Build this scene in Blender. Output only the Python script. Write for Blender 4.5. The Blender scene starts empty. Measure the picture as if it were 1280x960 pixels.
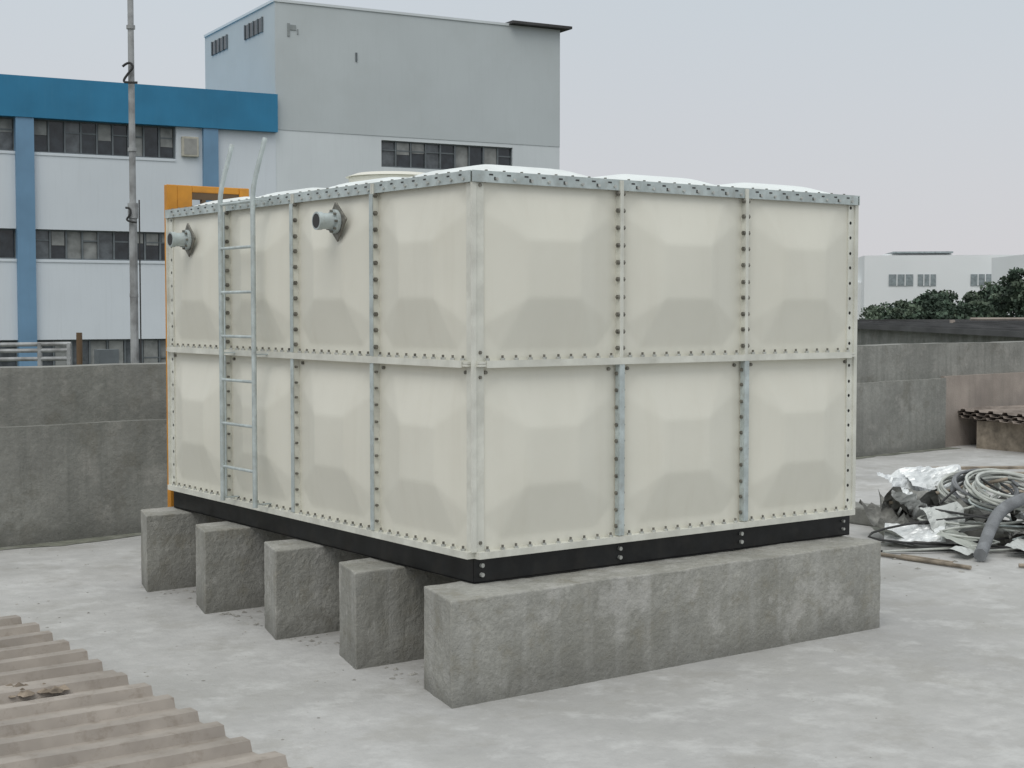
import bpy, bmesh, math, random
from mathutils import Vector, Matrix, noise
random.seed(7)
scn=bpy.context.scene
scn.view_settings.view_transform='Standard'
scn.view_settings.look='None'
scn.view_settings.exposure=0
CX,CY,CZ=-4.482,-6.434,1.98
def site(r,f,z=0.0):
    return Vector((CX+.805*r+.593*f, CY-.593*r+.805*f, z))
# ------------------------------------------------------------ materials
def mat(name,col,rough=.7,metal=0,var=.12,scale=3,bump=0,bscale=40,stain=None,sscale=1.2,samt=.5,streak=0,streakcol=(.2,.2,.17),spec=.4,tint=None,fine=0.0,stain2=None,s2scale=4,s2amt=.4,stain3=None,s3scale=.6,s3amt=.4,lift=0):
    m=bpy.data.materials.new(name); m.use_nodes=True
    nt=m.node_tree; N=nt.nodes; L=nt.links
    b=N['Principled BSDF']; b.inputs['Roughness'].default_value=rough
    b.inputs['Metallic'].default_value=metal
    b.inputs['Specular IOR Level'].default_value=spec
    geo=N.new('ShaderNodeNewGeometry')
    pos=geo.outputs['Position']
    def noi(s,det=3,vec=None,rg=.55):
        n=N.new('ShaderNodeTexNoise'); n.inputs['Scale'].default_value=s; n.inputs['Detail'].default_value=det; n.inputs['Roughness'].default_value=rg
        L.new(vec or pos,n.inputs['Vector']); return n.outputs['Fac']
    def rng(o,a,b2,c,d):
        r=N.new('ShaderNodeMapRange'); r.inputs[1].default_value=a; r.inputs[2].default_value=b2; r.inputs[3].default_value=c; r.inputs[4].default_value=d
        L.new(o,r.inputs[0]); return r.outputs[0]
    def mix(f,a,b2,t='MIX'):
        x=N.new('ShaderNodeMix'); x.data_type='RGBA'; x.blend_type=t
        if isinstance(f,(int,float)): x.inputs[0].default_value=f
        else: L.new(f,x.inputs[0])
        for i,v in ((6,a),(7,b2)):
            if isinstance(v,tuple): x.inputs[i].default_value=(v[0],v[1],v[2],1)
            else: L.new(v,x.inputs[i])
        return x.outputs[2]
    c2=tint or tuple(c*(1-var*1.6) for c in col)
    c1=tuple(min(1,c*(1+var*.6)) for c in col)
    cur=mix(rng(noi(scale),.32,.68,0,1),c1,c2)
    if fine:
        cur=mix(rng(noi(scale*14,4,rg=.7),.35,.7,0,fine),cur,tuple(c*.5 for c in col))
    if stain:
        cur=mix(rng(noi(sscale,5,rg=.65),.48,.68,0,samt),cur,stain)
    if stain2:
        cur=mix(rng(noi(s2scale,5,rg=.7),.52,.66,0,s2amt),cur,stain2)
    if stain3:
        mp3=N.new('ShaderNodeMapping'); mp3.inputs['Location'].default_value=(17.3,5.1,2.2); L.new(pos,mp3.inputs['Vector'])
        cur=mix(rng(noi(s3scale,6,mp3.outputs[0],.72),.54,.64,0,s3amt),cur,stain3)
    if streak:
        mp=N.new('ShaderNodeMapping'); mp.inputs['Scale'].default_value=(7,7,.45)
        L.new(pos,mp.inputs['Vector'])
        cur=mix(rng(noi(1.4,4,mp.outputs[0],.6),.5,.75,0,streak),cur,streakcol)
    if lift:
        # splash dirt band near roof level
        s3=N.new('ShaderNodeSeparateXYZ'); L.new(pos,s3.inputs[0])
        ad=N.new('ShaderNodeMath'); ad.operation='MULTIPLY_ADD'; ad.inputs[1].default_value=-.35; L.new(noi(3.5,4),ad.inputs[0]); L.new(s3.outputs[2],ad.inputs[2])
        cur=mix(rng(ad.outputs[0],-.16,.0,lift,0),cur,tuple(c*.45 for c in col))
    L.new(cur,b.inputs['Base Color'])
    if bump:
        bp=N.new('ShaderNodeBump'); bp.inputs['Strength'].default_value=bump; bp.inputs['Distance'].default_value=.02
        L.new(noi(bscale,4,rg=.65),bp.inputs['Height']); L.new(bp.outputs[0],b.inputs['Normal'])
    return m
M_grp=mat('grp_cream',(.715,.70,.615),.48,var=.03,scale=1.3,streak=.16,streakcol=(.54,.51,.42),bump=.03,bscale=9,stain=(.655,.635,.545),sscale=2.4,samt=.3,spec=.3)
M_grp2=mat('grp_flange',(.69,.69,.62),.5,var=.1,scale=6,streak=.25,streakcol=(.38,.38,.32),stain=(.47,.46,.40),sscale=8,samt=.4)
M_roofp=mat('grp_roof',(.76,.80,.78),.4,var=.05,stain=(.62,.64,.6),sscale=3)
M_galv=mat('galvanised',(.53,.59,.585),.5,.25,var=.15,scale=11,stain=(.37,.42,.41),sscale=7,samt=.6,stain2=(.3,.29,.25),s2scale=18,s2amt=.3)
M_bolt=mat('bolt_steel',(.22,.21,.18),.5,.4,var=.3,scale=30)
M_boltl=mat('bolt_zinc',(.55,.56,.53),.4,.4,var=.2,scale=30)
M_dark=mat('dark_slot',(.05,.05,.05),.8)
M_black=mat('black_paint',(.010,.011,.012),.4,var=.4,scale=8,stain=(.04,.036,.03),sscale=5,samt=.4)
M_conc=mat('plinth_concrete',(.375,.37,.335),.92,var=.14,scale=2.5,bump=.55,bscale=40,stain=(.225,.22,.19),sscale=1.6,samt=.7,streak=.45,streakcol=(.47,.465,.44),fine=.5,stain2=(.25,.235,.19),s2scale=7,s2amt=.6,stain3=(.50,.49,.46),s3scale=3,s3amt=.5,lift=.6)
M_wall=mat('parapet_concrete',(.30,.30,.275),.92,var=.2,scale=1.3,bump=.5,bscale=22,stain=(.13,.135,.12),sscale=1.5,samt=.8,streak=.6,streakcol=(.16,.165,.15),fine=.4,stain2=(.39,.38,.35),s2scale=3,s2amt=.6,stain3=(.17,.165,.14),s3scale=2.2,s3amt=.6,lift=.5)
M_wallr=mat('recess_render',(.38,.33,.29),.9,var=.15,scale=2,bump=.3,stain=(.25,.22,.2),streak=.3)
M_floor=mat('floor_screed',(.49,.485,.47),.9,var=.12,scale=.5,bump=.4,bscale=12,stain=(.37,.365,.345),sscale=.8,samt=.75,fine=.3,stain2=(.58,.58,.565),s2scale=2.6,s2amt=.55,stain3=(.33,.32,.295),s3scale=1.4,s3amt=.5)
M_corr=mat('corrugated_beige',(.36,.32,.28),.6,.0,var=.15,scale=3,stain=(.25,.22,.19),sscale=2.5,samt=.6,stain2=(.19,.155,.12),s2scale=11,s2amt=.45)
M_rust=mat('corrugated_rusty',(.30,.255,.22),.75,.1,var=.25,scale=3,stain=(.15,.12,.1),sscale=3)
M_white=mat('factory_white',(.69,.74,.78),.8,var=.04,scale=.25,streak=.15,streakcol=(.50,.54,.56))
M_grey=mat('factory_grey',(.545,.59,.60),.85,var=.04,scale=.2,streak=.15,streakcol=(.45,.49,.495),stain=(.49,.53,.53),sscale=.35,samt=.5)
M_towl=mat('factory_light',(.68,.725,.74),.85,var=.05,scale=.25,streak=.15,streakcol=(.50,.54,.55))
M_blue=mat('blue_fascia',(.03,.21,.38),.5,var=.12,scale=.5,streak=.15,streakcol=(.07,.25,.39))
M_blue2=mat('blue_pilaster',(.17,.31,.46),.6,var=.1,scale=.6,streak=.2,streakcol=(.14,.24,.35))
M_g1=mat('glass_dark',(.03,.038,.045),.12,var=.3,spec=.6)
M_g2=mat('glass_mid',(.12,.135,.145),.2,var=.3,spec=.6)
M_g3=mat('glass_blind',(.28,.29,.28),.5,var=.2)
M_frame=mat('window_frame',(.15,.17,.18),.6)
M_beige=mat('beige_unit',(.52,.5,.42),.6)
M_orange=mat('orange_paint',(.62,.27,.03),.55,var=.12,scale=4,stain=(.35,.15,.04),sscale=5,samt=.4)
M_brown=mat('dark_brown_paint',(.14,.09,.05),.6)
M_pole=mat('mast_steel',(.38,.39,.39),.6,.1,var=.25,scale=3,stain=(.2,.19,.18),sscale=3)
M_earth=mat('ground_earth',(.12,.13,.09),.95,var=.3,scale=.03,stain=(.2,.19,.17),sscale=.02)
M_droof=mat('dark_roof',(.10,.10,.10),.9,var=.3,scale=.4)
M_far=mat('far_white_haze',(.80,.82,.82),.8,var=.04,scale=.1)  # distant white, paled so the base colour carries the haze
M_farw=mat('far_window_haze',(.28,.32,.33),.4,var=.2)  # distant glass, haze put into its lighter, greyer colour
M_hill=mat('hill_haze',(.54,.565,.60),1,var=.05,scale=.004)  # pale grey hill, haze put into the base colour
M_foil=mat('foil',(.78,.80,.80),.4,.4,var=.1,scale=10,bump=.3,bscale=30)
M_tube=mat('clear_tube',(.52,.54,.5),.4,var=.2,scale=8,spec=.5)
M_hose=mat('grey_hose',(.22,.23,.24),.7,var=.2,scale=8,bump=.4,bscale=70)
M_rag=mat('rags',(.30,.30,.28),.9,var=.35,scale=9,bump=.4,stain=(.10,.10,.10),sscale=4,samt=.7)
M_wood=mat('old_wood',(.34,.29,.23),.85,var=.3,scale=8)
M_stone=mat('rubble',(.36,.35,.32),.95,var=.3,scale=12,bump=.3)
M_bark=mat('bark',(.08,.06,.045),.95)
def leafmat(n,c):
    return mat(n,c,.8,var=.4,scale=.9)
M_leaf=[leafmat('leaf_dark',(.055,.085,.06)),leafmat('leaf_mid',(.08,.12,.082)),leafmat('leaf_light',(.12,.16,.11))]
# ------------------------------------------------------------ helpers
def empty(name,loc=(0,0,0),rz=0):
    e=bpy.data.objects.new(name,None); scn.collection.objects.link(e)
    e.location=loc; e.rotation_euler=(0,0,rz); return e
class MB:
    def __init__(s): s.v=[]; s.f=[]
    def hexa(s,p):
        i=len(s.v); s.v+= [tuple(q) for q in p]
        s.f+= [tuple(i+k for k in q) for q in ((0,3,2,1),(4,5,6,7),(0,1,5,4),(1,2,6,5),(2,3,7,6),(3,0,4,7))]
    def box(s,x0,x1,y0,y1,z0,z1):
        s.hexa([(x0,y0,z0),(x1,y0,z0),(x1,y1,z0),(x0,y1,z0),(x0,y0,z1),(x1,y0,z1),(x1,y1,z1),(x0,y1,z1)])
    def obox(s,c,size,R):
        c=Vector(c); h=[q/2 for q in size]
        s.hexa([c+R@Vector((a*h[0],b*h[1],d*h[2])) for a,b,d in ((-1,-1,-1),(1,-1,-1),(1,1,-1),(-1,1,-1),(-1,-1,1),(1,-1,1),(1,1,1),(-1,1,1))])
    def cyl(s,a,b,r,n=8,r2=None):
        a=Vector(a); b=Vector(b); d=(b-a).normalized()
        t=Vector((0,0,1)) if abs(d.z)<.9 else Vector((1,0,0))
        u=d.cross(t).normalized(); w=d.cross(u); r2=r if r2 is None else r2
        i=len(s.v)
        for P,rr in((a,r),(b,r2)):
            for k in range(n):
                q=2*math.pi*k/n; s.v.append(tuple(P+u*math.cos(q)*rr+w*math.sin(q)*rr))
        for k in range(n):
            s.f.append((i+k,i+(k+1)%n,i+n+(k+1)%n,i+n+k))
        s.f.append(tuple(i+k for k in range(n-1,-1,-1))); s.f.append(tuple(i+n+k for k in range(n)))
    def quad(s,*p):
        i=len(s.v); s.v+=[tuple(q) for q in p]; s.f.append(tuple(range(i,i+len(p))))
    def grid(s,fn,nu,nv):
        i=len(s.v)
        for a in range(nu+1):
            for b in range(nv+1): s.v.append(tuple(fn(a/nu,b/nv)))
        for a in range(nu):
            for b in range(nv):
                k=i+a*(nv+1)+b; s.f.append((k,k+nv+1,k+nv+2,k+1))
    def obj(s,name,m,parent=None,smooth=False,bevel=0,recalc=True):
        me=bpy.data.meshes.new(name); me.from_pydata(s.v,[],s.f); me.update()
        if recalc:
            bm=bmesh.new(); bm.from_mesh(me); bmesh.ops.recalc_face_normals(bm,faces=bm.faces); bm.to_mesh(me); bm.free()
        o=bpy.data.objects.new(name,me); scn.collection.objects.link(o)
        me.materials.append(m)
        if smooth:
            for p in me.polygons: p.use_smooth=True
        if bevel:
            bv=o.modifiers.new('bevel','BEVEL'); bv.width=bevel; bv.segments=2; bv.limit_method='ANGLE'
        if parent: o.parent=parent
        return o
def tube(name,pts,r,m,parent=None):
    cu=bpy.data.curves.new(name,'CURVE'); cu.dimensions='3D'; cu.bevel_depth=r; cu.bevel_resolution=3
    sp=cu.splines.new('NURBS'); sp.points.add(len(pts)-1)
    for i,p in enumerate(pts): sp.points[i].co=(p[0],p[1],p[2],1)
    sp.use_endpoint_u=True; sp.order_u=3; sp.resolution_u=4; cu.use_fill_caps=True
    o=bpy.data.objects.new(name,cu); scn.collection.objects.link(o); cu.materials.append(m)
    if parent: o.parent=parent
    return o
# ------------------------------------------------------------ world / light
w=bpy.data.worlds.new('World'); scn.world=w; w.use_nodes=True
nt=w.node_tree; N=nt.nodes; L=nt.links; bg=N['Background']; bg.inputs[1].default_value=.1
sundir=Vector((-.80,-.60,1.45)).normalized()
sky=N.new('ShaderNodeTexSky'); sky.sky_type='NISHITA'; sky.sun_disc=False
sky.sun_elevation=math.asin(sundir.z); sky.sun_rotation=math.atan2(sundir.x,sundir.y)
sky.dust_density=4; sky.air_density=1
tc=N.new('ShaderNodeTexCoord'); sx=N.new('ShaderNodeSeparateXYZ'); L.new(tc.outputs['Generated'],sx.inputs[0])
rp=N.new('ShaderNodeValToRGB'); L.new(sx.outputs[2],rp.inputs[0])
e=rp.color_ramp.elements
e[0].position=0; e[0].color=(.66,.645,.665,1)
e[1].position=1; e[1].color=(.95,1.0,1.0,1)
k=rp.color_ramp.elements.new(.2); k.color=(.60,.65,.695,1)
k=rp.color_ramp.elements.new(.45); k.color=(.86,.90,.94,1)
cl=N.new('ShaderNodeTexNoise'); cl.inputs['Scale'].default_value=1.3; cl.inputs['Detail'].default_value=2
L.new(tc.outputs['Generated'],cl.inputs[0])
cr=N.new('ShaderNodeMapRange'); cr.inputs[1].default_value=.3; cr.inputs[2].default_value=.7; cr.inputs[3].default_value=9.7; cr.inputs[4].default_value=10.4
L.new(cl.outputs['Fac'],cr.inputs[0])
sc=N.new('ShaderNodeVectorMath'); sc.operation='SCALE'; L.new(rp.outputs[0],sc.inputs[0]); L.new(cr.outputs[0],sc.inputs['Scale'])
mx=N.new('ShaderNodeMix'); mx.data_type='RGBA'; mx.inputs[0].default_value=.93
L.new(sky.outputs[0],mx.inputs[6]); L.new(sc.outputs[0],mx.inputs[7]); L.new(mx.outputs[2],bg.inputs[0])
sd=bpy.data.lights.new('sun','SUN'); sd.energy=.9; sd.angle=math.radians(35); sd.color=(1,.97,.93)
so=bpy.data.objects.new('sun',sd); scn.collection.objects.link(so); so.rotation_euler=sundir.to_track_quat('Z','Y').to_euler()
# ------------------------------------------------------------ camera
cd=bpy.data.cameras.new('camera'); cd.lens=52.9; cd.sensor_width=36; cd.clip_end=8000; cd.clip_start=.1
co=bpy.data.objects.new('camera',cd); scn.collection.objects.link(co); co.location=(CX,CY,CZ)
co.rotation_euler=(math.radians(90-2.8),0,-math.atan2(.593,.805)); scn.camera=co
# ------------------------------------------------------------ ground and roof
b=MB(); b.quad((-3000,-3000,-9),(3000,-3000,-9),(3000,3000,-9),(-3000,3000,-9)); b.obj('ground',M_earth)
rf=empty('rooftop_floor')
b=MB(); b.box(-14,28,-14,9.5,-.4,0); b.obj('screed',M_floor,rf)
b=MB(); b.box(-13.9,27.9,-13.9,9.4,-9,-.4); b.obj('building_below',M_wall,rf)
WA=math.radians(4.6)
pw=empty('parapet_wall',(-.49,6.15,0),WA)
def wob(v,a=.012):
    n=noise.noise_vector(Vector(v)*1.3)*a; return (v[0],v[1]+n.y,v[2]+n.z)
b=MB()
def wallgrid(x0,x1,y0,y1,z0,z1,a=.014):
    nx=int((x1-x0)*5)
    b.grid(lambda u,v:wob((x0+(x1-x0)*u,y0,z0+(z1-z0)*v),a),nx,5)
    b.grid(lambda u,v:wob((x0+(x1-x0)*u,y0+(y1-y0)*v,z1),a),nx,2)
    b.quad((x0,y0,z0),(x0,y1,z0),(x0,y1,z1),(x0,y0,z1)); b.quad((x1,y0,z0),(x1,y1,z0),(x1,y1,z1),(x1,y0,z1))
wallgrid(-12,28,.13,.42,.9,1.5); b.quad((-12,.43,-.0),(28,.43,0),(28,.43,1.49),(-12,.43,1.49))
b.obj('upper_wall',M_wall,pw)
b=MB(); wallgrid(-12,13.9,0,.16,0,1.0); b.obj('lower_ledge',M_wall,pw)
b=MB(); b.box(13.95,28,.06,.13,0,1.03); b.obj('recess_panel',M_wallr,pw)
b=MB()
for x in (-8,-4.3,3.2,7,10.6): b.box(x,x+.008,-.010,.03,0,.97)
b.obj('pour_joints',M_dark,pw)
b=MB()
def strip(u,v):
    x=-11+u*25; return (x,.02-v*(.16+.2*noise.noise((x*.9,1,0))+.07*noise.noise((x*4,2,0))),.004)
b.grid(strip,160,1)
b.obj('dirt_strip',mat('moss_dirt',(.2,.205,.165),.95,var=.3,scale=6,stain=(.32,.32,.29),sscale=5),pw)
# ------------------------------------------------------------ plinths
for y0,yw in ((-.295,.42),(.69,.375),(1.62,.37),(2.59,.37),(3.54,.36)):
    b=MB(); xo=random.uniform(-.015,.015)-(.02 if y0<0 else 0); rs_=random.random()*9
    def nz(p):
        q=Vector(p); n=noise.noise_vector(q*2+Vector((rs_,0,0)))*.006+noise.noise_vector(q*16)*.0035; return (q.x+n.x,q.y+n.y,q.z+(n.z if q.z>.5 else 0))
    nx=70
    X1,Y0,Y1,Z1=2.90,y0,y0+yw,.54
    XX=lambda u,v:(lambda a:a+(X1-a)*u)(-.31+.11*v+xo)
    b.grid(lambda u,v:nz((XX(u,0),Y0,Z1*v)),nx,12)
    b.grid(lambda u,v:nz((XX(u,1),Y1,Z1*v)),nx,12)
    b.grid(lambda u,v:nz((XX(0,u),Y0+(Y1-Y0)*u,Z1*v)),8,12)
    b.grid(lambda u,v:nz((X1,Y0+(Y1-Y0)*u,Z1*v)),8,12)
    b.grid(lambda u,v:nz((XX(u,v),Y0+(Y1-Y0)*v,Z1)),nx,8)
    o=b.obj('concrete_plinth',M_conc)
    bm=bmesh.new(); bm.from_mesh(o.data); bmesh.ops.remove_doubles(bm,verts=bm.verts,dist=.001); bmesh.ops.recalc_face_normals(bm,faces=bm.faces); bm.to_mesh(o.data); bm.free()
    bv=o.modifiers.new('b','BEVEL'); bv.width=.008; bv.segments=2; bv.limit_method='ANGLE'; bv.angle_limit=math.radians(50)
# ------------------------------------------------------------ steel base frame
SX,SY=.977,.957
sf=empty('steel_base_frame'); sf.scale=(SX,SY,1); sf.location=(.012,.0,.004)
b=MB()
def chan_x(y,s,x0=0,x1=3):
    b.box(x0,x1,min(y,y+s*.008),max(y,y+s*.008),.545,.672)
    b.box(x0,x1,min(y,y+s*.06),max(y,y+s*.06),.540,.548)
    b.box(x0,x1,min(y,y+s*.06),max(y,y+s*.06),.669,.677)
chan_x(.0,1); chan_x(4.0,-1)
for x,s in ((-.002,1),(3.002,-1),(1,1),(2,1)):
    b.box(min(x,x+s*.008),max(x,x+s*.008),.009,3.991,.545,.671)
    b.box(min(x,x+s*.06),max(x,x+s*.06),.009,3.991,.541,.549)
    b.box(min(x,x+s*.06),max(x,x+s*.06),.009,3.991,.668,.676)
for y in (1,2,3): b.box(.01,2.99,y-.03,y+.03,.55,.67)
b.obj('channels',M_black,sf)
b=MB()
for x in (.045,1.02,2.0):
    for z in (.585,.635): b.cyl((x,0,z),(x,-.018,z),.012,8)
for z in (.585,.635): b.cyl((2.93,0,z),(2.93,-.018,z),.009,8)
b.obj('frame_bolts',M_boltl,sf)
# ------------------------------------------------------------ water tank
tk=empty('water_tank'); tk.scale=(SX,SY,1); tk.location=(.012,0,0)
TB=.70
faces=[((0,0),(1,0),(0,-1),3),((0,4),(0,-1),(-1,0),4),((3,0),(0,1),(1,0),4),((3,4),(-1,0),(0,1),3)]
def smin(a,b_,k=.0025):
    h=max(0,min(1,.5+.5*(b_-a)/k)); return b_*(1-h)+a*h-k*h*(1-h)
def bulge(x,y,H=.075):
    x,y=abs(x),abs(y)
    h=smin(H*(.435-y)/.28,H*(.465-x)/.28)
    h=smin(h,H*(.775-x-y)/.43); h=smin(h,H)
    return max(0,h)
pan=MB(); fl=MB(); bo=MB(); gv=MB(); bl=MB(); sl=MB()
FP=.042
for fi,(O,U,Nn,n) in enumerate(faces):
    O=Vector((O[0],O[1],0)); U=Vector((U[0],U[1],0)); Nn=Vector((Nn[0],Nn[1],0))
    P=lambda u,q,z:O+U*u+Nn*q+Vector((0,0,z))
    def fb(B,u0,u1,q0,q1,z0,z1):
        B.hexa([P(u0,q0,z0),P(u1,q0,z0),P(u1,q1,z0),P(u0,q1,z0),P(u0,q0,z1),P(u1,q0,z1),P(u1,q1,z1),P(u0,q1,z1)])
    for i in range(n):
        for j in range(2):
            dn=random.uniform(-.004,.004); hh=.062+random.uniform(-.006,.006); ng=64 if fi<2 else 30
            pan.grid(lambda u,v:P(i+.008+u*.984,bulge(u-.5,v-.5,hh)+dn*math.sin(u*3.1)*math.sin(v*3.1),TB+j+.008+v*.984),ng,ng)
            for uu in (.07,.93):
                z_=TB+j+.955
                bo.cyl(P(i+uu,.0,z_),P(i+uu,.014,z_),.010,8)
    for i in range(0,n+1):
        if 0<i<n:
            fb(fl,i-.013,i-.001,.0,FP,TB,TB+2); fb(fl,i+.001,i+.013,.0,FP-.002,TB,TB+2)
            rows=((TB+.02,TB+.985),) if fi in (0,2) else ((TB+.02,TB+.985),(TB+1.02,TB+1.94))
            for z0,z1 in rows:
                fb(gv,i-.020,i+.018,FP+.001,FP+.006,z0,z1)
                fb(gv,i-.022,i-.016,.012,FP+.001,z0,z1)
        if (fi==0 and i==0) or (fi==1 and i==n): continue
        uu={0:.035,n:n-.035}.get(i,i)
        for j in range(2):
            for k in range(10):
                z=TB+j+.07+k*.0955+random.uniform(-.004,.004)
                if 0<i<n:
                    bo.cyl(P(i-.032,.028,z),P(i+.032,.028,z),.008,6)
                    if j==1:
                        bo.cyl(P(i-.026,.028,z),P(i-.014,.028,z),.014,6); bo.cyl(P(i+.014,.028,z),P(i+.026,.028,z),.014,6)
                    else: bo.cyl(P(i-.031,.026,z),P(i-.023,.026,z),.012,6)
                else:
                    bo.cyl(P(uu,.0,z),P(uu,.012,z),.011,6)
    fb(fl,.0,n,0,FP+.003,TB+.987,TB+.999); fb(fl,.0,n,0,FP+.001,TB+1.001,TB+1.013)
    fb(fl,.05,n-.05,FP+.004,FP+.009,TB+.980,TB+1.018)
    fb(fl,.0,n,0,FP+.006,TB-.022,TB+.014)
    for i in range(n):
        for k in range(10):
            u=i+.07+k*.0955+random.uniform(-.004,.004)
            for zb in (TB+.014,TB+1.018):
                bl.cyl(P(u,.028,zb),P(u,.028,zb+.012),.014,6); bo.cyl(P(u,.028,zb+.012),P(u,.028,zb+.026),.007,6)
    fb(gv,-.030,n+.012,.026,.032,TB+1.945,TB+2.005)
    fb(gv,-.026,n+.010,.0,.026,TB+1.999,TB+2.004)
    for i in range(n):
        for k in range(8):
            u=i+.09+k*.118
            fb(sl,u-.013,u+.013,.032,.0335,TB+1.982,TB+1.990)
            if k%2==0: fb(sl,u+.02,u+.03,.032,.0335,TB+1.958,TB+1.975)
            bl.cyl(P(u+.035,.032,TB+1.965),P(u+.035,.042,TB+1.965),.009,6)
            bo.cyl(P(u-.02,.015,TB+2.004),P(u-.02,.015,TB+2.012),.008,6)
for cx,cy,sx_,sy_ in ((0,0,-1,-1),(3,0,1,-1),(0,4,-1,1),(3,4,1,1)):
    def bx(x0,x1,y0,y1,z0,z1,B=fl): B.box(min(x0,x1),max(x0,x1),min(y0,y1),max(y0,y1),z0,z1)
    bx(cx+sx_*.0,cx+sx_*.012,cy-sy_*.055,cy+sy_*.0,TB+.014,TB+1.944)
    bx(cx-sx_*.055,cx+sx_*.012,cy+sy_*.0,cy+sy_*.012,TB+.014,TB+1.944)
    bx(cx-sx_*.0,cx+sx_*.030,cy+sy_*.012,cy+sy_*.022,TB+.014,TB+1.944)
for j in range(2):
    bo.cyl((.03,-.012,TB+j+.06),(.03,-.02,TB+j+.06),.01,6); bo.cyl((.03,-.012,TB+j+.93),(.03,-.02,TB+j+.93),.01,6)
pan.obj('side_panels',M_grp,tk,smooth=True)
fl.obj('flanges',M_grp2,tk); gv.obj('galvanised_angles',M_galv,tk); bo.obj('bolts',M_bolt,tk); bl.obj('nuts',M_boltl,tk); sl.obj('rim_slots',M_dark,tk)
r=MB()
for i in range(3):
    for j in range(4):
        def rr(u,v):
            x,y=abs(u-.5),abs(v-.5)
            h=smin((.46-x)*.36,(.46-y)*.36,.02); h=smin(h,.066,.02)
            return (i+.005+u*.99,j+.005+v*.99,TB+2.006+max(0,h))
        r.grid(rr,28,28)
r.obj('roof_panels',M_roofp,tk,smooth=True)
r=MB(); mc=Vector((.72,2.0))
r.cyl((mc.x,mc.y,TB+2.03),(mc.x,mc.y,TB+2.135),.30,32); r.cyl((mc.x,mc.y,TB+2.135),(mc.x,mc.y,TB+2.16),.325,32,r2=.25)
r.obj('manhole_cover',M_grp,tk,bevel=.006)
for yy,zz in ((1.36,2.5),(3.52,2.47)):
    b=MB(); R=Matrix.Rotation(math.radians(40),3,'X')
    b.obox((-.072,yy,zz),(.012,.17,.17),R)
    b.obj('inlet_plate',M_bolt,tk,bevel=.004)
    b=MB(); b.cyl((-.06,yy,zz),(-.19,yy,zz),.047,24); b.cyl((-.080,yy,zz),(-.103,yy,zz),.07,24)
    b.cyl((-.18,yy,zz),(-.213,yy,zz),.053,24)
    b.obj('inlet_pipe',M_galv,tk)
    b=MB(); b.cyl((-.2132,yy,zz),(-.215,yy,zz),.042,24); b.obj('pipe_mouth',M_dark,tk)
    b=MB()
    for k in range(8):
        a=k*math.pi/4; b.cyl((-.103,yy+.06*math.cos(a),zz+.06*math.sin(a)),(-.118,yy+.06*math.cos(a),zz+.06*math.sin(a)),.008,6)
    b.obj('inlet_bolts',M_bolt,tk)
# ------------------------------------------------------------ ladder
ld=empty('ladder')
for i,yy in enumerate((2.24,2.71)):
    pts=[(-.13,yy,.72),(-.13,yy,1.6),(-.13,yy,2.4),(-.13,yy,2.62),(-.13,yy,2.74),(-.10,yy-.01,2.88),(-.07,yy-.02,3.0),(-.05,yy-.02,3.07)]
    tube('rail_%d'%(i+1),pts,.016,M_galv,ld)
b=MB()
for k in range(7): b.cyl((-.13,2.24,.95+k*.287),(-.13,2.71,.95+k*.287),.010,10)
for yy in (2.24,2.71):
    for z in (.74,1.7,2.68): b.box(-.13,-.02,yy-.012,yy+.012,z-.004,z+.004)
b.obj('rungs',M_galv,ld)
# ------------------------------------------------------------ orange frame
of=empty('orange_hoist_frame')
b=MB(); b.box(.04,.12,3.95,4.01,0,2.90); b.box(.62,.70,3.95,4.01,0,2.90)
b.box(.12,.24,3.955,4.005,2.66,2.90); b.box(.24,.62,3.955,4.005,2.85,2.9); b.obj('posts',M_orange,of,bevel=.006)
b=MB(); b.box(.24,.62,3.96,4.0,2.80,2.85); b.box(.32,.35,3.96,4.0,2.66,2.80); b.box(.44,.48,3.96,4.0,2.66,2.80); b.obj('crossbar',M_brown,of)
# ------------------------------------------------------------ mast
ms=empty('antenna_mast',site(-6.27,25,-9))
b=MB(); b.cyl((0,0,0),(0,0,12.6),.072,12,r2=.066); b.cyl((0,0,12.6),(0,0,18.5),.055,12,r2=.045); b.cyl((0,0,12.5),(0,0,12.75),.085,12)
b.cyl((0,0,9.6),(0,0,9.9),.085,12)
for z in (11.2,13.6,15.6): b.cyl((0,0,z),(0,0,z+.06),.072,12)
b.obj('pole',M_pole,ms)
Rx=Vector((.805,-.593,0))
zc=1.98+9+(388-95)*25/1882
bk=Vector((-.06,-.09,0))
pts=[Rx*(-.12)+bk+Vector((0,0,zc+.10)),Rx*(-.02)+bk+Vector((0,0,zc+.19)),Rx*(.07)+bk+Vector((0,0,zc+.10)),Rx*(-.02)+bk+Vector((0,0,zc)),Rx*(-.13)+bk+Vector((0,0,zc-.15)),Rx*(.0)+bk+Vector((0,0,zc-.16)),Rx*(.12)+bk+Vector((0,0,zc-.16))]
tube('hook_bracket',pts,.02,M_dark,ms)
zc=1.98+9+(388-270)*25/1882
tube('cable_bracket',[Rx*(-.1)+bk+Vector((0,0,zc+.12)),Rx*(-.02)+bk+Vector((0,0,zc+.13)),Rx*(-.02)+bk+Vector((0,0,zc)),Rx*(-.12)+bk+Vector((0,0,zc-.1)),Rx*(.08)+bk+Vector((0,0,zc-.12))],.018,M_dark,ms)
tube('cable',[Rx*(.085)+Vector((0,-.05,z_)) for z_ in (0,5,9,12,12.8)],.012,M_dark,ms)
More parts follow.
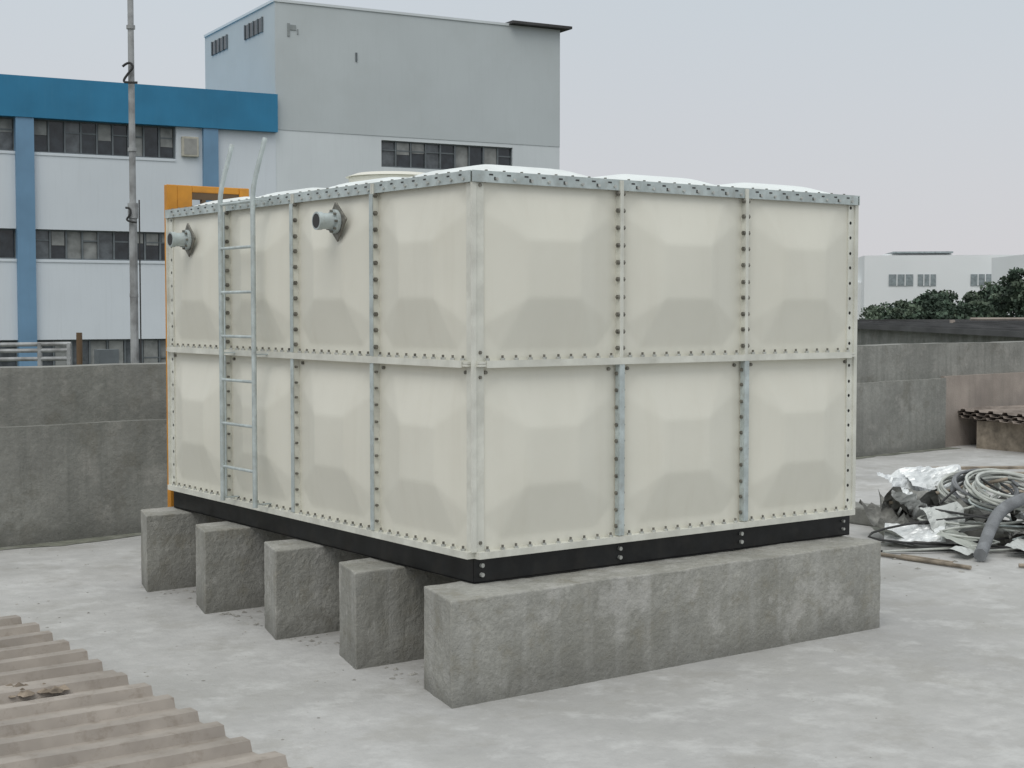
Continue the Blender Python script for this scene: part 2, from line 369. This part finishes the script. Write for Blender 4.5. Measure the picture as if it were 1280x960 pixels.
# ------------------------------------------------------------ factory building
o0=site(-15.8,55,0)
fb_=empty('factory_building',o0,-math.radians(61-53.6))
W=MB(); G=[MB(),MB(),MB()]; FR=MB(); BL=MB(); PI=MB()
xl=-23; xr=7.6
W.box(xl,xr,.35,20,-9,10.1)
zs=[(-9,-1.0),(.92,3.82),(4.9,7.65)]
for a,c in zs: W.box(xl,xr,0,.348,a,c)
BL.box(xl-.2,xr,-.25,.348,8.85,10.3); BL.box(xl-.2,xr,.35,20.1,10.1,10.3)
px=[(4.67,5.24),(-2.18,-1.55),(-9,-8.4),(-15.8,-15.2),(-22.6,-22)]
for a,c in px: PI.box(a,c,-.2,.347,-9,8.85)
def windowband(x0,x1,z0,z1,n,y=.2,probs=(.62,.25,.13)):
    wd=(x1-x0)/n
    for k in range(n):
        a=x0+k*wd
        g=random.choices(range(3),probs)[0]
        G[g].box(a+.04,a+wd-.04,y+random.uniform(-.01,.03),y+.1,z0+.05,z1-.05)
        if random.random()<.35:
            G[2].box(a+.06,a+wd-.06,y-.02,y-.012,z0+(z1-z0)*random.uniform(.35,.7),z1-.06)
        FR.box(a-.03,a+.03,y-.06,y+.12,z0,z1)
        if random.random()<.5: FR.box(a+.03,a+wd-.03,y-.03,y+.12,z0+(z1-z0)*.62,z0+(z1-z0)*.62+.05)
    FR.box(x1-.03,x1+.03,y-.06,y+.12,z0,z1); FR.box(x0,x1,y-.05,y+.13,z0,z0+.05); FR.box(x0,x1,y-.05,y+.13,z1-.05,z1)
spans=[(-1.55,3.64),(-8.4,-2.18),(-15.2,-9),(-22,-15.8)]
for a,c in spans:
    windowband(a,c,7.65,8.85,9,probs=(.5,.3,.2)); windowband(a,c,3.82,4.9,9)
    windowband(a,c,-1.0,.92,8,probs=(.05,.35,.6))
    W.box(a,c,-.03,.0,7.55,7.64); W.box(a,c,-.03,.0,3.72,3.81)
for z0,z1 in ((7.65,8.85),(3.82,4.9),(-1,.92)):
    W.box(3.67,4.67,0,.348,z0,z1); W.box(5.24,7.6,0,.348,z0,z1)
W.obj('walls',M_white,fb_)
BL.obj('blue_fascia',M_blue,fb_); PI.obj('pilasters',M_blue2,fb_)
b=MB(); b.box(3.85,4.5,-.15,0,7.75,8.5); b.obj('ac_unit',M_beige,fb_,bevel=.03)
b=MB(); b.box(3.93,4.42,-.16,-.15,7.83,8.42); b.obj('ac_grille',mat('grille',(.36,.36,.34)),fb_)
T=MB(); T.box(7.6,20.4,0,.3,8.98,13.93); T.box(7.6,20.4,.3,8.8,8.98,13.93)
T.obj('tower_upper',M_grey,fb_)
T=MB(); T.box(7.602,20.4,.32,8.8,-9,8.978)
for a,c,z0,z1 in ((7.602,12.07,-9,8.978),(18.1,20.4,-9,8.978),(12.07,18.1,-9,7.75),(12.07,18.1,8.82,8.978)):
    T.box(a,c,.02,.318,z0,z1)
T.obj('tower_lower',M_towl,fb_)
windowband(12.07,18.1,7.75,8.82,9,y=.16,probs=(.55,.3,.15))
T=MB(); T.box(17.9,20.8,-.35,3,13.95,14.06); T.obj('roof_slab',M_droof,fb_)
T=MB(); T.box(7.55,17.9,-.04,.06,13.88,13.98); T.box(7.55,7.65,.06,8.8,13.88,13.98); T.obj('tower_coping',M_towl,fb_)
for k0,k1 in ((1.35,3.4),(5.7,7.7)):
    G[0].box(7.56,7.598,k0,k1,12.95,13.5)
    for q in range(5):
        y=k0+(k1-k0)*q/4; FR.box(7.53,7.60,y-.04,y+.04,12.93,13.52)
for g,m_ in zip(G,(M_g1,M_g2,M_g3)): g.obj('glazing',m_,fb_)
FR.obj('window_frames',M_frame,fb_)
b=MB(); b.box(8.1,8.2,-.03,-.0,12.6,13.1); b.box(8.2,8.45,-.03,0,12.85,13.05); b.box(8.5,8.55,-.03,0,12.7,12.9); b.obj('wall_stains',mat('stain_grey',(.33,.36,.36)),fb_)  # thin boxes modelling dark stains on the tower face
b=MB(); b.box(10.95,11.02,-.04,0,11.85,12.2); b.obj('wall_stain_small',M_frame,fb_)  # thin box modelling another small dark stain on the tower
# yard clutter
yc=empty('pipe_rack',site(-11.6,36,0))
b=MB()
for z in (1.15,1.0,.8): b.cyl(Rx*-1.5+Vector((0,0,z)),Rx*1.05+Vector((0,0,z+.03)),.05,8)
for q in (-1.2,.3,1.0): b.cyl(Rx*q+Vector((0,0,-9)),Rx*q+Vector((0,0,1.2)),.06,8)
b.obj('pipes',M_pole,yc)
b=MB(); b.cyl(Rx*1.25+Vector((0,0,-9)),Rx*1.25+Vector((0,0,1.45)),.07,10); b.obj('post',M_brown,yc)
b=MB(); bm0=Rx*1.6; b.box(bm0.x,bm0.x+.5,bm0.y-.3,bm0.y,.3,1.05); b.box(bm0.x+.1,bm0.x+.2,bm0.y-.2,bm0.y-.1,-9,.3); b.obj('cabinet',M_frame,yc)
# ------------------------------------------------------------ right neighbour roof, far buildings
yaw=-math.atan2(.593,.805)
nb=empty('warehouse_building',site(24,44,0),yaw)
b=MB(); b.box(-12,30,-14,16,-9,1.35); b.obj('walls',M_wall,nb)
b=MB(); b.box(-12.3,30.3,-14.3,16.3,1.36,1.5)
for i in range(43): b.box(-12.2+i,-12.1+i,-14.3,15.8,1.501,1.56)
b.box(-12.3,30.3,15.9,16.3,1.501,1.62)
b.obj('roof',M_droof,nb)
b=MB()
for i in range(9):
    x=-9+i*3.6+random.uniform(-1,1); b.cyl((x,10,1.5),(x,10,1.5+random.uniform(.1,.25)),.10,8)
b.cyl((-8,-6,1.75),(6,-6,1.78),.04,6); b.cyl((2,-10,1.7),(16,-10,1.72),.05,6); b.cyl((-10,2,1.72),(9,3,1.72),.05,6)
for x in (-8,-3,1,6): b.cyl((x,-6,1.5),(x,-6,1.77),.03,6)
for x in (3,8,13): b.cyl((x,-10,1.5),(x,-10,1.7),.03,6)
b.obj('roof_pipes',M_wallr,nb)
fo=empty('office_building',site(48.5,170,0),yaw-.12)
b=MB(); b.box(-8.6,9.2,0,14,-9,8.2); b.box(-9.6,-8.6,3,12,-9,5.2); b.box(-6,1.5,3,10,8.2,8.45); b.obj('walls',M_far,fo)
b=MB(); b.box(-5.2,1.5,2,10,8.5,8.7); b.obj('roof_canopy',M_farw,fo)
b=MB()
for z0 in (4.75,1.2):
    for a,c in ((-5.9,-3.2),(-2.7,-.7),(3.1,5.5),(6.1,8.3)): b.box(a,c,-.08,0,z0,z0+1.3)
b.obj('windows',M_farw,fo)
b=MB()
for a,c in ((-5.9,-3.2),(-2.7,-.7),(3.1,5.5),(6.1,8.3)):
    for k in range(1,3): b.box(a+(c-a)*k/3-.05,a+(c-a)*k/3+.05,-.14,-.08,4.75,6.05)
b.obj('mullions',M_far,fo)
f2=empty('apartment_block',site(53.2,150,0),yaw)
b=MB(); b.box(-1.7,10,0,12,-9,7.6); b.obj('walls',M_far,f2)
b=MB()
for k in range(4): b.box(-1+k*2.6,.6+k*2.6,-.06,0,4.2,5.6)
b.obj('windows',M_farw,f2)
b=MB()
def hl(u,v):
    a=-300+u*2200; h=(70+45*noise.noise((a*.002,3,0))+18*noise.noise((a*.007,5,0)))*math.sin(math.pi*min(1,max(0,(u*.9+.1))))
    return site(a+250,1700+v*500,-9+max(0,h+12)*(math.sin(math.pi*v)))
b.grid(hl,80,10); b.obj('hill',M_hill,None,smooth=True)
# ------------------------------------------------------------ trees
def tree(pos,H,Rad,seed):
    rnd=random.Random(seed); e_=empty('tree',pos)
    b=MB(); fork=H*.35
    b.cyl((0,0,0),(0,0,fork),.28,8,r2=.2)
    cl_=[]
    for k in range(9):
        a=k*2.4+rnd.random(); rr_=Rad*rnd.uniform(.3,.75); z=H*rnd.uniform(.62,.86)
        p=(rr_*math.cos(a),rr_*math.sin(a),z); b.cyl((0,0,fork*.9),p,.12,6,r2=.04); cl_.append((Vector(p),Rad*rnd.uniform(.3,.5)))
    cl_.append((Vector((0,0,H*.88)),Rad*.38))
    for k in range(14):
        a=rnd.random()*6.28; rr_=Rad*rnd.uniform(.5,1.0); cl_.append((Vector((rr_*math.cos(a),rr_*math.sin(a),H*rnd.uniform(.66,.9))),Rad*rnd.uniform(.15,.3)))
    b.obj('trunk',M_bark,e_)
    v=[];f=[];mi=[]
    for c,cr_ in cl_:
        tone=rnd.choice((0,0,1,2))
        for q in range(int(360*(cr_/1.2)**2)+70):
            d=Vector((rnd.gauss(0,1),rnd.gauss(0,1),rnd.gauss(0,1))).normalized()
            p=c+Vector((d.x,d.y,d.z*.75))*cr_*rnd.uniform(.55,1.12)
            s=rnd.uniform(.09,.2); n1=Vector((rnd.gauss(0,1),rnd.gauss(0,1),rnd.gauss(0,1))).normalized(); n2=n1.orthogonal().normalized(); n3=n1.cross(n2)
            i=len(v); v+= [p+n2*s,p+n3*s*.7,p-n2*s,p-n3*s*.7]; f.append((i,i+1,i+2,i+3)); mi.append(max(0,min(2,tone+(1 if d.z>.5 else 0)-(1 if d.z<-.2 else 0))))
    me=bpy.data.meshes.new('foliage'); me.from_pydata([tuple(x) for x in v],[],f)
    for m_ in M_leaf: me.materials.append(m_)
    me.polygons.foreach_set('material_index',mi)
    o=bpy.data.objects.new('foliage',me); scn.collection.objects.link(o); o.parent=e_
for i,(l,d,h,rd) in enumerate(((27.0,112,11.3,2.0),(28.8,108,12.2,2.2),(31.0,112,13.3,2.5),(33.2,107,12.6,2.3),(35.6,110,13.8,2.5),(37.6,106,15.3,2.6),(41.5,112,14.8,3.4),(29.8,120,12.3,2.6),(34.4,122,13.4,2.8),(39,118,14.6,2.8))):
    tree(site(l,d,-9),h,rd,50+i)
# ------------------------------------------------------------ corrugated sheets
def corr(name,x0,x1,y0,y1,z,m,period=.29,h=.045,parent=None,rot=0,loc=(0,0,0),edge=.0,shear=0,wav=.008):
    b=MB(); prof=[]; y=y0
    while y<y1:
        for dy,dz in ((0,0),(.125,0),(.145,h),(.225,h),(.245,0)): prof.append((y+dy,dz))
        y+=period
    def fn(u,v):
        k=round(v*(len(prof)-1)); yy,zz=prof[k]
        x=x0+(x1-x0)*u
        if u==1: x+=edge*noise.noise((yy*1.5,3,1))
        if u==1: x+=shear*(yy-y1)
        return (x,yy,z+zz+wav*noise.noise((x*1.3,yy*.9,0)))
    b.grid(fn,14,len(prof)-1)
    o=b.obj(name,m,parent,recalc=False)
    s=o.modifiers.new('s','SOLIDIFY'); s.thickness=.003
    o.location=loc; o.rotation_euler=(0,0,rot); return o
cs=empty('corrugated_metal_sheets')
corr('sheet_a',-6,-1.51,-2.4,.86,.055,M_corr,parent=cs,edge=.05,shear=.02)
corr('sheet_b',-6,-1.44,.90,2.9,.045,M_corr,parent=cs,edge=.06,shear=.04)
corr('sheet_under',-6,-1.60,-2.3,2.8,.006,M_rust,parent=cs,edge=.15,h=.03)
# ------------------------------------------------------------ rubble
def rocks(name,pts,m,seed=1):
    rnd=random.Random(seed); b=MB()
    for (x,y,z,s) in pts:
        i=len(b.v); ring=[]
        for k in range(5):
            a=k*1.256+rnd.random()*.5; ring.append((x+s*math.cos(a)*rnd.uniform(.6,1.1),y+s*math.sin(a)*rnd.uniform(.6,1.1),z+s*.05))
        b.v+=ring; b.v.append((x+rnd.uniform(-.3,.3)*s,y+rnd.uniform(-.3,.3)*s,z+s*rnd.uniform(.3,.6)))
        b.f+=[(i+k,i+(k+1)%5,i+5) for k in range(5)]
    return b.obj(name,m)
pts=[]
for k in range(110): pts.append((random.uniform(-1.3,0.2),random.uniform(-.3,6),0,random.choice((.005,.007,.010,.014))))
for k in range(60): pts.append((random.uniform(-1.4,6),random.uniform(-3,-.3),0,random.choice((.004,.006))))
for k in range(120): pts.append((random.gauss(6,.9),random.gauss(1.4,.8),0,random.choice((.01,.015,.03))))
for k in range(80): pts.append((random.uniform(-.25,.1),random.choice((.4,1.35,2.3,3.3))+random.uniform(-.25,.25),0,random.choice((.01,.016,.024))))
rocks('gravel',pts,M_stone)
pts=[(-1.98+random.gauss(0,.11),.98+random.gauss(0,.07),.08,random.uniform(.02,.055)) for k in range(34)]
rocks('rubble_heap',pts,mat('rubble_brown',(.27,.22,.17),.95,var=.4,scale=14))
# ------------------------------------------------------------ kerb and debris
b=MB(); b.box(6.3,6.62,-6,6.8,0,.16); b.obj('concrete_kerb',M_wall,None,bevel=.015)
dp=empty('debris_pile')
D_=site
def crumple(c,sx_,sy_,amp,seed,m,nm,rot,tilt=.2,fq=5):
    b=MB(); R=Matrix.Rotation(rot,3,'Z')@Matrix.Rotation(tilt,3,'X'); c=Vector(c)
    def fn(u,v):
        x=(u-.5)*sx_; y=(v-.5)*sy_
        n=noise.noise_vector(Vector((x*fq+seed,y*fq,seed)))
        q=c+R@Vector((x+n.x*amp*.5,y+n.y*amp*.5,n.z*amp+abs(noise.noise((x*14,y*14,seed)))*amp*.5)); q.z=max(q.z,.008+.01*u); return q
    b.grid(fn,14,14); return b.obj(nm,m,dp)
gb=[mat('grey_board',(.42,.44,.40),.8),mat('pale_board',(.55,.57,.55),.7)]
crumple(D_(3.48,13.3,.44),.6,.35,.14,1,M_foil,'foil_sheet',.1,.5,3)
crumple(D_(3.74,13.3,.50),.55,.3,.12,2,M_foil,'foil_sheet',-.5,.7,3)
crumple(D_(3.42,12.9,.30),.45,.35,.15,31,M_foil,'foil_sheet',.7,.6,4)
crumple(D_(3.95,12.5,.14),.4,.25,.08,3,M_foil,'foil_scrap',2.1,.4,3)
crumple(D_(3.38,12.5,.12),.5,.22,.06,4,M_foil,'foil_scrap',-.9,.5,2)
crumple(D_(3.62,12.6,.22),.35,.25,.10,33,gb[1],'foil_scrap',-.2,.8,3)
crumple(D_(3.7,12.3,.1),.42,.34,.05,5,gb[0],'board_scrap',.4,.35,2)
crumple(D_(3.2,12.6,.08),.32,.3,.03,25,gb[0],'board_scrap',1.4,.5,2)
crumple(D_(3.75,13.3,.24),1.1,.7,.3,8,M_rag,'rags',.3,.1)
crumple(D_(4.3,13.1,.2),1.0,.6,.3,11,M_rag,'rags',1.3,-.1)
crumple(D_(3.4,13.0,.14),.5,.5,.2,12,M_rag,'rags',1.3,-.1)
crumple(D_(4.5,12.5,.1),.7,.6,.2,15,M_rag,'rags',.3,.1)
crumple(D_(4.25,12.1,.06),.5,.35,.06,17,gb[1],'board_scrap',.3,.25,2)
crumple(D_(4.35,12.4,.22),.4,.3,.12,37,M_foil,'foil_scrap',1.0,.5,3)
crumple(D_(3.62,12.0,.05),.22,.16,.04,16,gb[1],'paper_scrap',.3,.1)
rnd=random.Random(3)
for k in range(4):
    c=D_(4.0+.08*k,13.05-.08*k,.40+.02*k); pts=[]
    Rr=.25+.03*k
    for q in range(60):
        a=q*.38; rr_=Rr+.04*math.sin(q*.37+k)+rnd.uniform(-.006,.006)
        loc=Vector((rr_*math.cos(a),rr_*.8*math.sin(a),.05*math.sin(q*.11+k)))
        p=c+Matrix.Rotation(-.635+.15*k,3,'Z')@(Matrix.Rotation(.6-.08*k,3,'X')@loc); p.z=max(p.z,.02); pts.append(p)
    tube('tube_coil',pts,.012+.002*(k%2),M_tube if k!=1 else M_hose,dp)
pts=[D_(3.68,11.75,.06),D_(3.75,11.9,.08),D_(3.86,12.1,.2),D_(4.0,12.3,.33),D_(4.2,12.4,.42),D_(4.5,12.5,.46),D_(4.9,12.5,.4),D_(5.4,12.4,.1)]
tube('grey_hose',pts,.052,M_hose,dp)
for k in range(5):
    x0=rnd.uniform(3.6,4.5)
    pts=[D_(x0+rnd.uniform(-.25,.25)*q,13-.12*q,max(.02,.5-.08*q+rnd.uniform(-.06,.08))) for q in range(8)]
    tube('loose_cable',pts,.010,(M_dark,M_tube,M_galv)[k%3],dp)
b=MB()
for a,c in (((2.95,12.05,.02),(3.5,11.4,.02)),((3.1,11.9,.03),(3.42,11.6,.02)),((3.9,11.5,.02),(4.9,11.3,.02)),((4.2,16.5,.05),(5.6,17.8,.05)),((5.2,16.0,.05),(6.6,15.2,.12)),((5.0,16.4,.05),(6.6,16.1,.08)),((5.3,17.2,.05),(6.8,17.2,.05)),((3.3,13.1,.3),(4.3,13.0,.52))):
    b.cyl(D_(*a),D_(*c),.016,8)
b.obj('pipes_and_rods',M_wood,dp)
b=MB()
for k in range(4):
    b.obox(D_(5.5+.05*k,16.6+.35*k,.04+.03*k),(1.6,.10,.03),Matrix.Rotation(-.9+.12*k,3,'Z'))
b.obj('planks',M_wood,dp)
rs=empty('rusty_sheet_stack')
p=site(7.9,21.6,0)
for k in range(3):
    corr('sheet',-1.2,1.6,-.9,1.1,.42+.05*k,M_rust,parent=rs,rot=-.3+.04*k,loc=(p.x+.03*k,p.y,0),period=.29,h=.03)
b=MB(); b.box(p.x-1.0,p.x+1.5,p.y-.6,p.y+.7,0,.12); b.box(p.x-1.0,p.x-.8,p.y-.6,p.y+.7,.12,.4); b.box(p.x+.8,p.x+1,p.y-.6,p.y+.7,.12,.4); b.obj('stack_base',M_wood,rs)
